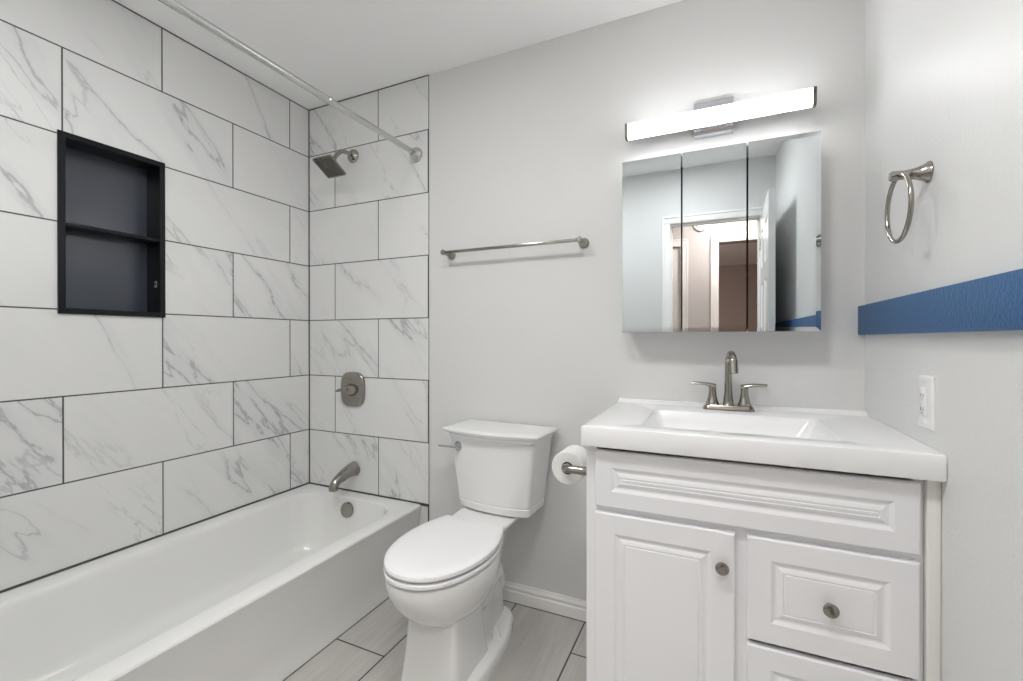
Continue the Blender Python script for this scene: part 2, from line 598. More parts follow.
# hall
HX0, HX1 = 0.4, 3.6
FX0, FX1 = 2.117, 2.86                                       # far doorway in the hall wall
LX1 = 1.790                                                  # right edge of the closed hall door
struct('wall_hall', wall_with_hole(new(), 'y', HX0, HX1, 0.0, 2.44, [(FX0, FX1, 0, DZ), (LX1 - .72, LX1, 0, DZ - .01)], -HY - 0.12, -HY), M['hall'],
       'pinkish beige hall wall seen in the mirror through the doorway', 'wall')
b = new()
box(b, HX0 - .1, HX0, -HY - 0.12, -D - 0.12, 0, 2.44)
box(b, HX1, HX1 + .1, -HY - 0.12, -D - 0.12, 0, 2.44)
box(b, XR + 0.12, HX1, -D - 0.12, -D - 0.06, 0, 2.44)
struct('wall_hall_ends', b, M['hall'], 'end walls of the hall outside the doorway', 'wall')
struct('ceiling_hall', box(new(), HX0 - .1, HX1 + .1, -HY - 0.12, -D - 0.12, 2.44, 2.54), M['ceiling'], 'ceiling of the hall outside the doorway', 'ceiling')
b = new()
struct('floor_hall', box(b, XR + 0.16, HX1 + .1, -HY - 0.12, -D - 0.06, -0.1, 0), M['floor'], 'floor of the hall outside the doorway', 'floor')
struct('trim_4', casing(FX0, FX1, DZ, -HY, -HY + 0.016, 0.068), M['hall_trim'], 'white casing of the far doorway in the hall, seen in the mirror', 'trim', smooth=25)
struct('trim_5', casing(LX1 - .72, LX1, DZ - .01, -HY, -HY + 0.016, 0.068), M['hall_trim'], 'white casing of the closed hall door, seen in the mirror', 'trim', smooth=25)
t = new()
panel_door(t, 0.003, .717, 0.012, DZ - .014, 0.035, six_panels(.72, 2.02))
bd = new()
merge(bd, t, Matrix.Translation((LX1 - .72, -HY - 0.045, 0)))
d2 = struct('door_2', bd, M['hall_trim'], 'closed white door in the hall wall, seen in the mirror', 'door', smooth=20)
kb = new()
lathe(kb, (LX1 - .065, -HY - 0.010, 0.92), (0, 1, 0), [(0, .03), (.006, .03), (.010, .012), (.025, .011), (.032, .024), (.048, .028), (.058, .02), (.061, .006)])
obj('door_handle', kb, M['nickel'], d2)
# far room
RY0, RY1 = -6.95, -HY - 0.12
b = new()
box(b, 0.6, 4.6, RY0 - .1, RY0, 0, 2.44)
box(b, 0.5, 0.6, RY0 - .1, RY1, 0, 2.44)
box(b, 4.6, 4.7, RY0 - .1, RY1, 0, 2.44)
box(b, 3.6, 4.7, RY1, RY1 + .1, 0, 2.44)
struct('wall_far_room', b, M['brown'], 'brown walls of the dim room beyond the hall, seen in the mirror', 'wall')
struct('ceiling_far_room', box(new(), 0.5, 4.7, RY0 - .1, RY1, 2.44, 2.54), M['ceiling'], 'ceiling of the dim room beyond the hall', 'ceiling')
struct('floor_far_room', box(new(), 0.5, 4.7, RY0 - .1, RY1, -0.1, 0), M['brown'], 'floor of the dim room beyond the hall', 'floor')

# ------------------------------------------------------------------ bathtub
tub = thing('bathtub', 'white enamel alcove bathtub with flat apron along the left wall', 'bathtub', (0.39, -LTUB / 2, 0))
A = 0.003                                                     # rests against tile on the end wall
rings = []
for z, x1, inset, r in ((0.0, .739, 0, .006), (.030, .738, 0, .006), (.042, .7355, 0, .006), (.12, .741, 0, .006), (.25, .754, 0, .006),
                        (.325, .764, 0, .008), (.343, .770, 0, .010), (.353, .772, 0, .012), (.3585, .769, .002, .012), (.360, .762, .006, .012)):
    rings.append(rrect(.001 + inset * .3, x1, -LTUB + .002 + inset * .3, -A - inset * .3, z, (r, .004, .004, r), 8))
for z, x0, x1, y0, y1, r in ((.360, .078, .698, -1.440, -.068, .13), (.3585, .084, .692, -1.432, -.074, .13), (.353, .089, .686, -1.425, -.080, .13), (.335, .094, .680, -1.415, -.084, .128),
                             (.27, .104, .668, -1.385, -.094, .125), (.18, .118, .652, -1.335, -.108, .12), (.12, .130, .638, -1.30, -.120, .115),
                             (.092, .142, .625, -1.275, -.132, .11), (.076, .160, .606, -1.25, -.150, .10), (.068, .19, .575, -1.21, -.185, .085), (.064, .25, .51, -1.12, -.26, .06)):
    rings.append(rrect(x0, x1, y0, y1, z, r, 8))
obj('tub_shell', loft(new(), rings), M['enamel'], tub, 28)
b = new()
lathe(b, (.374, -.086, .300), (0, -1, 0.13), [(0, .039), (.012, .039), (.017, .036), (.018, .030), (.0185, .012), (.0185, .001)], 32)
obj('overflow_plate', b, M['nickel'], tub)
b = new()
lathe(b, (.38, -.30, .0625), (0, 0, 1), [(0, .036), (.004, .036), (.006, .030), (.006, .022), (.012, .020), (.014, .002)], 28)
obj('drain', b, M['nickel'], tub)
b = new()
box(b, 0.0, 0.0035, -LTUB, -.002, ZT + .0005, ZT + .007)
box(b, 0.0, .771, -.0055, -.002, ZT + .0005, ZT + .005)
box(b, 0.0, .0032, -.0052, -.002, ZT + .005, ZC - .004)
box(b, 0.0, .0032, -LTUB, -.002, ZC - .004, ZC - .0003)
box(b, 0.0, XT, -.0052, -.002, ZC - .004, ZC - .0003)
box(b, .7392, .7425, -LTUB, -.003, .0003, .0016)
box(b, XT + .008, 1.748, -.0145, -.0112, .0003, .0016)
struct('trim_6', b, M['grout'], 'dark caulk lines along the bathtub, tiled walls and floor edges', 'trim')

# ------------------------------------------------------------------ niche
ni = thing('shower_niche', 'black steel two-tier wall niche set into the left marble wall', 'niche', (0, (NY0 + NY1) / 2, NZ0))
ND, FW = 0.088, 0.020
b = new()
r0 = [Vector((x, y, z)) for x, y, z in ((0.0005, NY0, NZ0), (0.0005, NY1, NZ0), (0.0005, NY1, NZ1), (0.0005, NY0, NZ1))]


def nring(x, i):
    return [Vector((x, NY0 + i, NZ0 + i)), Vector((x, NY1 - i, NZ0 + i)), Vector((x, NY1 - i, NZ1 - i)), Vector((x, NY0 + i, NZ1 - i))]


loft(b, [nring(0.0005, .014), nring(.0005, 0), nring(.0075, 0), nring(.0085, .001), nring(.0085, FW - .001), nring(.0075, FW), nring(-ND, FW)], False, False)
loft(b, [nring(0.0005, .014), nring(-ND - .004, .014)], False, False)
obj('niche_frame', b, M['black'], ni, 20)
obj('back_panel', box(new(), -ND - .004, -ND, NY0 + .014, NY1 - .014, NZ0 + .014, NZ1 - .014), M['black_back'], ni)
obj('shelf', box(new(), -ND, .004, NY0 + FW, NY1 - FW, 1.578, 1.592, 0.0015), M['black'], ni)
b = new()
box(b, -.030, -.014, NY1 - FW - .0012, NY1 - FW - .0002, 1.392, 1.418)
st = obj('sticker', b, M['sticker'], ni)
obj('sticker_mark', box(new(), -.026, -.019, NY1 - FW - .0018, NY1 - FW - .0012, 1.400, 1.411), M['black'], st)

# ------------------------------------------------------------------ shower fittings
sh = thing('shower_fixture', 'square brushed nickel shower head on a bent arm, high on the end wall', 'shower head', (.33, -.002, 2.155))
b = new()
lathe(b, (.33, -.002, 2.155), (0, -1, 0), [(0, .036), (.004, .036), (.010, .033), (.016, .022), (.022, .0125)], 28)
obj('flange', b, M['nickel'], sh)
n_ax = Vector((0, -.50, -.866)).normalized()                   # direction the face looks
fc = Vector((.33, -.168, 2.037))
e_long = Vector((0, -.866, .50))
knuckle = fc - n_ax * .066
pth = smooth_path([(.33, -.012, 2.155), (.33, -.045, 2.158), (.33, -.085, 2.150), (.33, -.112, 2.125), tuple(knuckle)], 8)
obj('arm', tube(new(), pth, .0105, 14), M['nickel'], sh)
b = new()


def hring(d, h, r):
    c = fc - n_ax * d
    out = []
    for p in rrect(-h, h, -h, h, 0, r, 5):
        out.append(c + Vector((1, 0, 0)) * p.x + e_long * p.y)
    return out


HH = .061
loft(b, [hring(.001, HH - .004, .006), hring(0, HH - .002, .007), hring(.001, HH, .008), hring(.011, HH, .008), hring(.015, HH - .004, .008), hring(.020, .034, .014), hring(.034, .021, .016),
         hring(.048, .016, .0155), hring(.058, .0155, .0153), hring(.064, .012, .0118)])
hd = obj('head', b, M['nickel'], sh, 30)
b = new()
loft(b, [hring(.002, HH - .006, .005), hring(-.0015, HH - .006, .005), hring(-.002, HH - .007, .005)])
obj('spray_face', b, M['nickel_dark'], hd)
b = new()
for i in range(-4, 5):
    for j in range(-4, 5):
        c = fc + n_ax * .0018 + Vector((1, 0, 0)) * (i * .0112) + e_long * (j * .0112)
        lathe(b, c, n_ax, [(0, .0036), (.0025, .0026)], 8)
nz = obj('nozzles', b, M['rubber'], hd)
nz['kind'] = 'stuff'

va = thing('shower_valve', 'brushed nickel shower valve with oval plate and single lever, end wall', 'shower valve', (.325, -.002, .91))
VX, VZ = .331, .910


def vring(y, hx, hz, n=3.2):
    return [Vector((VX + p.x, y, VZ + p.y)) for p in super_ring(0, 0, hx, hz, hz, 0, n, 48)]


b = new()
loft(b, [vring(-.002, .080, .091), vring(-.014, .080, .091), vring(-.019, .076, .087), vring(-.021, .066, .077), vring(-.022, .03, .03)])
obj('escutcheon', b, M['nickel'], va, 40)
b = new()
lathe(b, (VX + .004, -.020, VZ - .002), (0, -1, 0), [(0, .034), (.008, .033), (.020, .027), (.034, .024), (.040, .021), (.043, .012), (.0435, .001)], 32)
obj('hub', b, M['nickel'], va)
b = new()
tube(b, smooth_path([(VX + .012, -.058, VZ + .004), (VX - .02, -.064, VZ + .002), (VX - .05, -.064, VZ - .004), (VX - .066, -.060, VZ - .008)], 6), lambda t: .013 - .008 * t, 14,
     lambda t: .010 - .005 * t, up=(0, 0, 1))
obj('lever', b, M['nickel'], va)

sp = thing('tub_spout', 'brushed nickel curved tub spout above the bathtub rim', 'tub spout', (.336, -.002, .482))
b = new()
pth = smooth_path([(.336, -.0022, .484), (.336, -.030, .483), (.336, -.070, .474), (.336, -.105, .462), (.336, -.132, .448), (.336, -.146, .428), (.336, -.149, .412)], 6)
tube(b, pth, lambda t: .039 - .0165 * min(1, t * 1.6), 20, lambda t: .039 - .0165 * min(1, t * 1.5), up=(1, 0, 0))
obj('spout_body', b, M['nickel'], sp)
b = new()
lathe(b, (.336, -.149, .414), (0, -.12, -1), [(0, .0195), (.004, .0195), (.006, .015), (.003, .013)], 20)
obj('spout_outlet', b, M['nickel_dark'], sp)

rod = thing('shower_rod', 'long satin steel shower curtain rod spanning above the bathtub', 'shower rod', (.745, -.002, 2.092))
b = new()
lathe(b, (.745, -.03, 2.092), (0, -1, 0), [(0, .0125), (LTUB - .06, .0125)], 20)
lathe(b, (.745, -.55, 2.092), (0, -1, 0), [(0, .0127), (.001, .0142), (.012, .0142), (.013, .0127)], 20, False, False)
obj('rod_tube', b, M['rod'], rod)
for y, s in ((-.002, -1), (-LTUB, 1)):
    b = new()
    lathe(b, (.745, y, 2.092), (0, s, 0), [(0, .031), (.003, .033), (.012, .033), (.020, .028), (.028, .019), (.036, .0165), (.048, .0160)], 28)
    obj('end_flange', b, M['rod'], rod)

# ------------------------------------------------------------------ towel bar
tb = thing('towel_bar', 'straight brushed nickel towel bar on the back wall above the toilet', 'towel bar', (1.26, 0, 1.58))
TX0, TX1, TZ = .944, 1.592, 1.578
for x, nm in ((TX0, 'l'), (TX1, 'r')):
    b = new()
    lathe(b, (x, -.0003, TZ), (0, -1, 0.02), [(0, .022), (.004, .022), (.010, .016), (.022, .0115), (.045, .0095), (.060, .0105), (.068, .0125), (.078, .0125), (.081, .010), (.082, .001)], 24)
    obj('post', b, M['nickel'], tb)
obj('rail', box(new(), TX0 - .002, TX1 + .002, -.077, -.065, TZ - .006, TZ + .0075, .003), M['nickel'], tb)

# ------------------------------------------------------------------ towel ring
tr = thing('towel_ring', 'brushed nickel towel ring hanging on the right wall', 'towel ring', (XR, -.488, 1.563))
b = new()
lathe(b, (XR - .0003, -.488, 1.563), (-1, 0, 0), [(0, .0245), (.003, .0245), (.010, .019), (.024, .0135), (.042, .0105), (.052, .0105), (.064, .0115), (.070, .0115), (.073, .009), (.0735, .001)], 28)
obj('post', b, M['nickel'], tr)
b = new()
torus(b, (XR - .056, -.488, 1.563 - .078), (1, 0, 0), .0765, .0052, 64, 14)
obj('ring', b, M['nickel'], tr)

# ------------------------------------------------------------------ outlet
ol = thing('wall_outlet', 'white rectangular wall outlet on the right wall below the blue band', 'outlet', (XR, -.479, .969))
OY0, OY1, OZ0, OZ1 = -.523, -.447, .969, 1.093


def oring(x, i):
    return [Vector((x, p.x, p.y)) for p in rrect(OY0 + i, OY1 - i, OZ0 + i, OZ1 - i, 0, .004, 3)]


b = new()
loft(b, [oring(XR - .0003, 0), oring(XR - .003, 0), oring(XR - .0065, .003), oring(XR - .007, .005)])
obj('cover_plate', b, M['plastic'], ol, 30)
b = new()
box(b, XR - .0095, XR - .006, -.4985, -.4645, .998, 1.064, .001)
rc = obj('receptacle', b, M['plastic'], ol)
b = new()
for zc in (1.047, 1.015):
    for dy in (-.0065, .0065):
        box(b, XR - .0102, XR - .0092, -.4815 + dy - .0012, -.4815 + dy + .0012, zc - .004, zc + .004)
    box(b, XR - .0102, XR - .0092, -.4815 - .002, -.4815 + .002, zc - .011, zc - .0075)
obj('slot', b, M['slot'], rc)
for dz, nm in ((.004, 'test_button'), (-.004, 'reset_button')):
    b = new()
    box(b, XR - .0107, XR - .009, -.4875, -.4755, 1.031 + dz - .0028, 1.031 + dz + .0028, .0006)
    obj(nm, b, M['plastic'], rc)
for z in (.982, 1.080):
    b = new()
    lathe(b, (XR - .0068, -.4815, z), (-1, 0, 0), [(0, .0032), (.001, .003), (.0014, .001)], 12)
    obj('screw', b, M['plastic'], ol)

# ------------------------------------------------------------------ toilet
TC = 1.242
to = thing('toilet', 'white two-piece elongated toilet with closed lid between tub and vanity', 'toilet', (TC, -.40, 0))


def egg(z, hw, yf, yc=-.50, yb=-.311, bw=.118, k=40, front=None):
    """Outline seen from above: straight back edge at yb, elliptical front reaching yf."""
    half = []
    n1, n2 = k // 3, k - k // 3
    for i in range(n1):
        s = i / n1
        y = yb + (yc - yb) * s
        w = bw + (hw - bw) * math.sin(s * PI / 2) ** 0.95
        half.append((w, y))
    for i in range(n2 + 1):
        a = i / n2 * PI / 2
        half.append((hw * math.cos(a) ** 0.92 if i < n2 else 0.0, yc + (yf - yc) * math.sin(a)))
    right = [Vector((TC + w, y, z)) for w, y in half]
    left = [Vector((TC - w, y, z)) for w, y in half[:-1]][::-1]
    return right + left


# bowl, pedestal, foot and tank ledge as one casting
b = new()
rings = []
for z, hw, yf, bw in ((.4275, .150, -.715, .105), (.4275, .167, -.741, .118), (.424, .174, -.750, .121), (.410, .176, -.752, .121), (.385, .174, -.748, .119), (.350, .166, -.733, .115),
                      (.315, .152, -.708, .108), (.285, .134, -.678, .10), (.262, .116, -.648, .09), (.250, .103, -.625, .085)):
    rings.append(egg(z, hw, yf, -.49, -.33, bw))
loft(b, rings)
rings = []
for z, hx, yf, yb in ((.275, .090, -.590, -.40), (.24, .098, -.600, -.40), (.18, .101, -.606, -.395), (.10, .106, -.615, -.385), (.03, .114, -.625, -.375), (.0, .117, -.629, -.37)):
    cy = (yf + yb) / 2
    rings.append(super_ring(TC - .006, cy, hx, cy - yf, yb - cy, z, 9.0, 64))
loft(b, rings)
rings = []                                                    # trapway body behind the pedestal
for z, hx, yf, yb in ((.425, .092, -.47, -.12), (.36, .080, -.46, -.14), (.28, .062, -.45, -.14), (.20, .055, -.45, -.125), (.10, .055, -.45, -.115), (.04, .062, -.45, -.110), (.0, .065, -.45, -.105)):
    cy = (yf + yb) / 2
    rings.append(super_ring(TC, cy, hx, cy - yf, yb - cy, z, 3.0))
loft(b, rings)
rings = []                                                    # bulge of the trapway
for y, z, r in ((-.50, .22, .060), (-.42, .19, .066), (-.34, .20, .070), (-.27, .24, .072), (-.21, .25, .068), (-.17, .21, .062), (-.145, .16, .05)):
    rings.append([Vector((TC + r * 1.06 * math.cos(2 * PI * i / 24), y, z + r * math.sin(2 * PI * i / 24))) for i in range(24)])
loft(b, rings)


def foot(z, i):
    pts = [(.138, -.50), (.136, -.40), (.130, -.30), (.121, -.24), (.099, -.16), (.072, -.120), (.04, -.105)]
    r = [Vector((TC + w - i, y - i * (.2 if y < -.1 else 1), z)) for w, y in pts]
    l = [Vector((TC - w + i, y - i * (.2 if y < -.1 else 1), z)) for w, y in pts][::-1]
    return [Vector((TC + .118 - i, -.58, z))] + r + l + [Vector((TC - .118 + i, -.58, z))]


loft(b, [foot(0, .0), foot(.030, .0), foot(.040, .004), foot(.045, .012), foot(.055, .04)])
rings = []                                                    # ledge that carries the tank
for z, hx, yf, yb in ((.395, .075, -.30, -.075), (.425, .105, -.31, -.062), (.448, .124, -.315, -.055), (.458, .126, -.315, -.053), (.462, .122, -.312, -.056)):
    cy = (yf + yb) / 2
    rings.append(super_ring(TC, cy, hx, cy - yf, yb - cy, z, 6.0))
loft(b, rings)
obj('bowl', b, M['porcelain'], to, 42)
# seat and lid
b = new()
loft(b, [egg(.4345, .160, -.738, bw=.117), egg(.434, .171, -.752, bw=.123), egg(.4365, .1745, -.757, bw=.126), egg(.4455, .1745, -.757, bw=.126), egg(.4485, .172, -.754, bw=.124), egg(.449, .166, -.746, bw=.118)])
obj('seat', b, M['seat'], to, 30)
b = new()
loft(b, [egg(.4565, .160, -.739, bw=.117), egg(.456, .170, -.751, bw=.123), egg(.4585, .1740, -.756, bw=.127), egg(.464, .1745, -.757, bw=.128), egg(.471, .1730, -.754, bw=.128), egg(.4755, .167, -.746, yb=-.313, bw=.126), egg(.478, .156, -.732, yb=-.317, bw=.121),
         egg(.479, .135, -.70, yb=-.36, bw=.09), egg(.479, .08, -.62, yb=-.41, bw=.05)])
obj('lid', b, M['seat'], to, 30)
for s in (-1, 1):
    b = new()
    box(b, TC + s * .075 - .022, TC + s * .075 + .022, -.322, -.298, .430, .466, .006)
    obj('hinge', b, M['seat'], to)


def tank_ring(z, hx, yf, yb, bow, r=.03):
    """Flat back, gently bowed front, rounded front corners."""
    out = []
    for p in rrect(-hx, hx, yf, yb, z, (.008, .008, r, r), 6):
        out.append(p)
    # insert points along the front for the bow
    front = [Vector((-hx + r + (2 * hx - 2 * r) * i / 10, yf, z)) for i in range(1, 10)]
    pts = out[:21] + front + out[21:]
    res = []
    for p in pts:
        k = 1 - (p.x / hx) ** 2
        wgt = max(0.0, min(1.0, (yb - p.y) / (yb - yf)))
        res.append(Vector((TC + p.x, p.y - bow * k * wgt, z)))
    return res


TT, TCB, TC = math.radians(-2.5), TC, 1.264


def turn(b):
    bmesh.ops.rotate(b, cent=(TC, -.1, 0), matrix=Matrix.Rotation(TT, 3, 'Z'), verts=b.verts)
    return b


b = new()
loft(b, [tank_ring(.463, .130, -0.1670, -.045, 0.019), tank_ring(.468, .158, -0.1870, -.032, 0.025, .014), tank_ring(.474, .163, -0.1920, -.030, 0.027, .014), tank_ring(.500, .166, -0.1950, -.029, 0.028, .014),
         tank_ring(.504, .1635, -0.1925, -.029, 0.028, .014), tank_ring(.508, .1665, -0.1955, -.029, 0.028, .014), tank_ring(.62, .179, -0.2030, -.027, 0.030, .014), tank_ring(.765, .196, -0.2130, -.024, 0.032, .014)])
tk = obj('tank', turn(b), M['porcelain'], to, 30)
b = new()
loft(b, [tank_ring(.766, .198, -0.2090, -.020, 0.039, .014), tank_ring(.768, .198, -0.2180, -.018, 0.040, .014), tank_ring(.781, .200, -0.2200, -.018, 0.040, .014), tank_ring(.785, .206, -0.2250, -.018, 0.041, .014), tank_ring(.789, .216, -0.2310, -.017, 0.041, .014), tank_ring(.795, .222, -0.2360, -.016, 0.042, .014),
         tank_ring(.800, .2235, -0.2380, -.015, 0.043, .014), tank_ring(.8035, .2225, -0.2370, -.016, 0.043, .014), tank_ring(.806, .218, -0.2320, -.020, 0.042, .014), tank_ring(.8075, .20, -0.2010, -.04, 0.039)])
obj('tank_lid', turn(b), M['porcelain'], to, 30)
b = new()
lathe(b, (TC - .146, -.2200, .730), (0, -1, 0), [(0, .021), (.005, .021), (.010, .0185), (.018, .0125), (.022, .010), (.024, .001)], 24)
fl = obj('flush_lever', turn(b), M['chrome'], to)
b = new()
tube(b, smooth_path([(TC - .146, -.242, .730), (TC - .172, -.248, .730), (TC - .202, -.249, .729), (TC - .230, -.248, .728)], 6), lambda t: .0055 - .0015 * t, 12, lambda t: .0045 - .001 * t, up=(0, 0, 1))
obj('lever_arm', turn(b), M['chrome'], fl)
TC = TCB
for s in (-1, 1):
    b = new()
    lathe(b, (TC + s * .098, -.318, .043), (0, 0, 1), [(0, .020), (.004, .0195), (.026, .0145), (.040, .0135), (.047, .010), (.049, .001)], 20)
    obj('bolt_cap', b, M['seat'], to)


# ------------------------------------------------------------------ vanity cabinet
CX0, CX1, CYF = 1.748, 2.516, -.540
vc = thing('vanity_cabinet', 'white raised-panel vanity cabinet with one door and drawers', 'vanity cabinet', (2.13, -.27, 0))
b = new()
box(b, CX0, CX0 + .018, CYF + .001, -.002, .0, .872)
box(b, CX1 - .018, CX1, CYF + .001, -.002, .0, .872)
box(b, CX0 + .018, CX1 - .018, CYF + .065, CYF + .08, 0, .10)
box(b, CX0 + .018, CX1 - .018, CYF + .065, -.002, .10, .116)
box(b, CX0 + .018, CX1 - .018, -.014, -.002, .116, .74)
obj('carcass', b, M['cabinet'], vc)
b = new()
FT = .02
for x0, x1 in ((CX0, CX0 + .032), (CX1 - .020, CX1)):
    box(b, x0, x1, CYF, CYF + FT, .10 if x0 > CX0 else .0, .872, .0008, 1)
box(b, 2.130, 2.175, CYF, CYF + FT, .12, .69, .0008, 1)
for z0, z1 in ((.10, .15), (.672, .712)):
    box(b, CX0 + .032, CX1 - .020, CYF + .0005, CYF + FT, z0, z1, .0008, 1)
obj('face_frame', b, M['cabinet'], vc)


def raised_panel(x0, x1, z0, z1, frame=.055, y=CYF - .0005, t=.019):
    b = new()
    yf = y - t
    rings = []
    prof = [(0, t), (0, .004), (.0015, .0015), (.004, 0), (frame, 0), (frame + .001, .0004), (frame + .006, .0035), (frame + .010, .0048), (frame + .014, .0050), (frame + .0155, .0042), (frame + .024, .0016), (frame + .026, .0012), (frame + .027, .0030),
            (frame + .030, .0030), (frame + .0315, .0012), (frame + .034, .0010)]
    for i, d in prof:
        rings.append([Vector((x0 + i, yf + d, z0 + i)), Vector((x1 - i, yf + d, z0 + i)), Vector((x1 - i, yf + d, z1 - i)), Vector((x0 + i, yf + d, z1 - i))])
    return loft(b, rings)


def knob(x, z, parent):
    b = new()
    y = CYF - .0195
    lathe(b, (x, y, z), (0, -1, 0), [(0, .0075), (.004, .0062), (.012, .0055), (.015, .011), (.018, .0155), (.022, .0165), (.025, .0152), (.027, .011), (.0275, .006), (.0275, .001)], 28)
    obj('knob', b, M['nickel'], parent)


obj('false_drawer_front', raised_panel(1.778, 2.506, .699, .8595, .046), M['cabinet'], vc, 15)
dr = obj('door', raised_panel(1.778, 2.139, .135, .682, .055), M['cabinet'], vc, 15)
knob(2.109, .597, dr)
for z0, z1 in ((.423, .682), (.135, .411)):
    d_ = obj('drawer', raised_panel(2.166, 2.505, z0, z1, .052), M['cabinet'], vc, 15)
    knob(2.3375, (z0 + z1) / 2 - .004, d_)
obj('filler_strip', box(new(), CX1 + .0005, XR - .001, CYF - .016, CYF + .004, 0, .872, .001), M['filler'], vc)

# ------------------------------------------------------------------ countertop with basin
CT0, CT1, CTX0, CTX1, CTY = .874, .930, 1.742, 2.5407, -.584
ct = thing('countertop', 'glossy white vanity top with integral rectangular basin', 'countertop', (2.14, -.29, CT0))
rings = []
for z, i, r in ((CT0, .004, .004), (CT0, .001, .004), (CT0 + .003, 0, .004), (CT1 - .006, 0, .005), (CT1 - .0018, .0018, .006), (CT1, .006, .006)):
    rings.append(rrect(CTX0 + i, CTX1 - min(i, .001), CTY + i, -.001, z, (.001, .001, r, r), 6))
BX0, BX1, BY0, BY1 = 1.890, 2.380, -.512, -.180
for z, i, r in ((CT1, 0, .022), (CT1 - .0015, .003, .022), (CT1 - .006, .006, .022), (CT1 - .03, .016, .026), (CT1 - .075, .038, .032), (CT1 - .095, .055, .04), (CT1 - .104, .075, .045), (CT1 - .108, .11, .045)):
    rings.append(rrect(BX0 + i * 1.25, BX1 - i * 1.25, BY0 + i * .9, BY1 - i * .9, z, r, 6))
b = new()
loft(b, rings)
prof = [(-.001, CT1 - .004), (-.05, CT1 - .004), (-.05, CT1 - .0002), (-.042, CT1 + .0015), (-.034, CT1 + .006), (-.028, CT1 + .0105), (-.020, CT1 + .012), (-.001, CT1 + .012)]
loft(b, [[Vector((x, y, z)) for y, z in prof] for x in (CTX0 + .0005, CTX1 - .0005)])
obj('top_slab', b, M['marble_top'], ct, 30)
b = new()
lathe(b, (2.135, -.335, CT1 - .109), (0, 0, 1), [(0, .022), (.003, .022), (.005, .019), (.005, .013), (.009, .012), (.010, .001)], 24)
obj('basin_drain', b, M['nickel'], ct)

# ------------------------------------------------------------------ faucet
FX, FYC, FZ = 2.1335, -.089, CT1
fa = thing('faucet', 'brushed nickel two-handle centerset faucet on the vanity top', 'faucet', (FX, FYC, FZ))
b = new()
rings = []
for z, hx, hy in ((0, .0815, .0275), (.003, .0818, .0278), (.009, .0795, .0260), (.014, .077, .0240), (.017, .075, .0225), (.018, .070, .017)):
    rings.append(rrect(FX - hx, FX + hx, FYC - hy, FYC + hy, FZ + z, min(hy * .85, .02), 6))
loft(b, rings)
obj('base_plate', b, M['nickel'], fa, 35)
ang = Vector((.016, -.09, 0)).normalized()
side = Vector((0, 0, 1)).cross(ang).normalized()
pts = [Vector((FX, FYC, FZ + h)) for h in (.018, .035, .06, .09, .125, .158)]
R_ = .040
for a in (25, 50, 75, 100, 125, 148, 165):
    r_ = math.radians(a)
    pts.append(Vector((FX, FYC, FZ + .158)) + ang * (R_ - R_ * math.cos(r_)) + Vector((0, 0, R_ * math.sin(r_))))
pts.append(pts[-1] + ang * .010 + Vector((0, 0, -.034)))
pth = smooth_path(pts, 5)


def spr(t):
    if t < .18:
        return .0200 - .0075 * (t / .18) ** .7
    if t < .5:
        return .0125 - .003 * (t - .18) / .32
    return .0095 + .0035 * min(1, (t - .5) / .4)


b = new()
tube(b, pth, spr, 20, lambda t: spr(t) if t < .4 else max(.0075, spr(t) * (1 - .5 * (t - .4))), up=tuple(side))
obj('spout', b, M['nickel'], fa, 40)
for s in (-1, 1):
    hx = FX + s * .0505
    b = new()
    lathe(b, (hx, FYC, FZ + .018), (0, 0, 1), [(0, .0215), (.003, .0215), (.010, .0190), (.022, .0155), (.040, .0125), (.050, .0120), (.058, .0124), (.064, .0120), (.069, .008), (.070, .001)], 24)
    h_ = obj('handle', b, M['nickel'], fa)
    b = new()
    tube(b, smooth_path([(hx - s * .010, FYC, FZ + .0810), (hx + s * .010, FYC - .002, FZ + .0865), (hx + s * .035, FYC - .004, FZ + .0895), (hx + s * .068, FYC - .006, FZ + .0905)], 6),
         lambda t: .0125 - .004 * t, 14, lambda t: .0085 - .0035 * t, up=(0, 1, 0))
    obj('lever', b, M['nickel'], h_)

# ------------------------------------------------------------------ toilet paper and holder
PX, PZ, PYF = 1.647, .755, -.405
hp = thing('toilet_paper_holder', 'brushed nickel paper holder arm on the vanity cabinet side', 'paper holder', (CX0, -.44, PZ))
b = new()
lathe(b, (CX0 - .0004, -.442, PZ + .004), (-1, 0, 0), [(0, .024), (.003, .024), (.010, .019), (.026, .0135), (.05, .0135), (.075, .0130)], 24)
obj('post', b, M['nickel'], hp)
b = new()
tube(b, smooth_path([(CX0 - .074, -.442, PZ + .004), (CX0 - .090, -.440, PZ + .0035), (CX0 - .101, -.430, PZ + .002), (PX + .001, -.412, PZ + .001), (PX + .001, -.37, PZ + .001), (PX + .001, -.285, PZ + .001)], 8), .0125, 16, up=(0, 0, 1))
obj('arm', b, M['nickel'], hp)
pr_ = thing('toilet_paper_roll', 'white toilet paper roll on the holder beside the vanity', 'toilet paper', (PX, PYF + .05, PZ - .056))
b = new()
RO, RI = .0555, .0205
rings = []
for y, r in ((PYF, RI + .0005), (PYF, RO - .003), (PYF + .002, RO), (PYF + .102, RO), (PYF + .104, RO - .003), (PYF + .104, RI + .0005)):
    rings.append(circle((PX, y, PZ - .0054), (0, 1, 0), r, 48))
loft(b, rings, close=True)
obj('paper', b, M['paper'], pr_, 30)
b = new()
rings = [circle((PX, y, PZ - .0054), (0, 1, 0), r, 32) for y, r in ((PYF + .001, RI), (PYF + .103, RI), (PYF + .103, RI - .0015), (PYF + .001, RI - .0015))]
loft(b, rings, close=True)
obj('core', b, M['core'], pr_, 30)

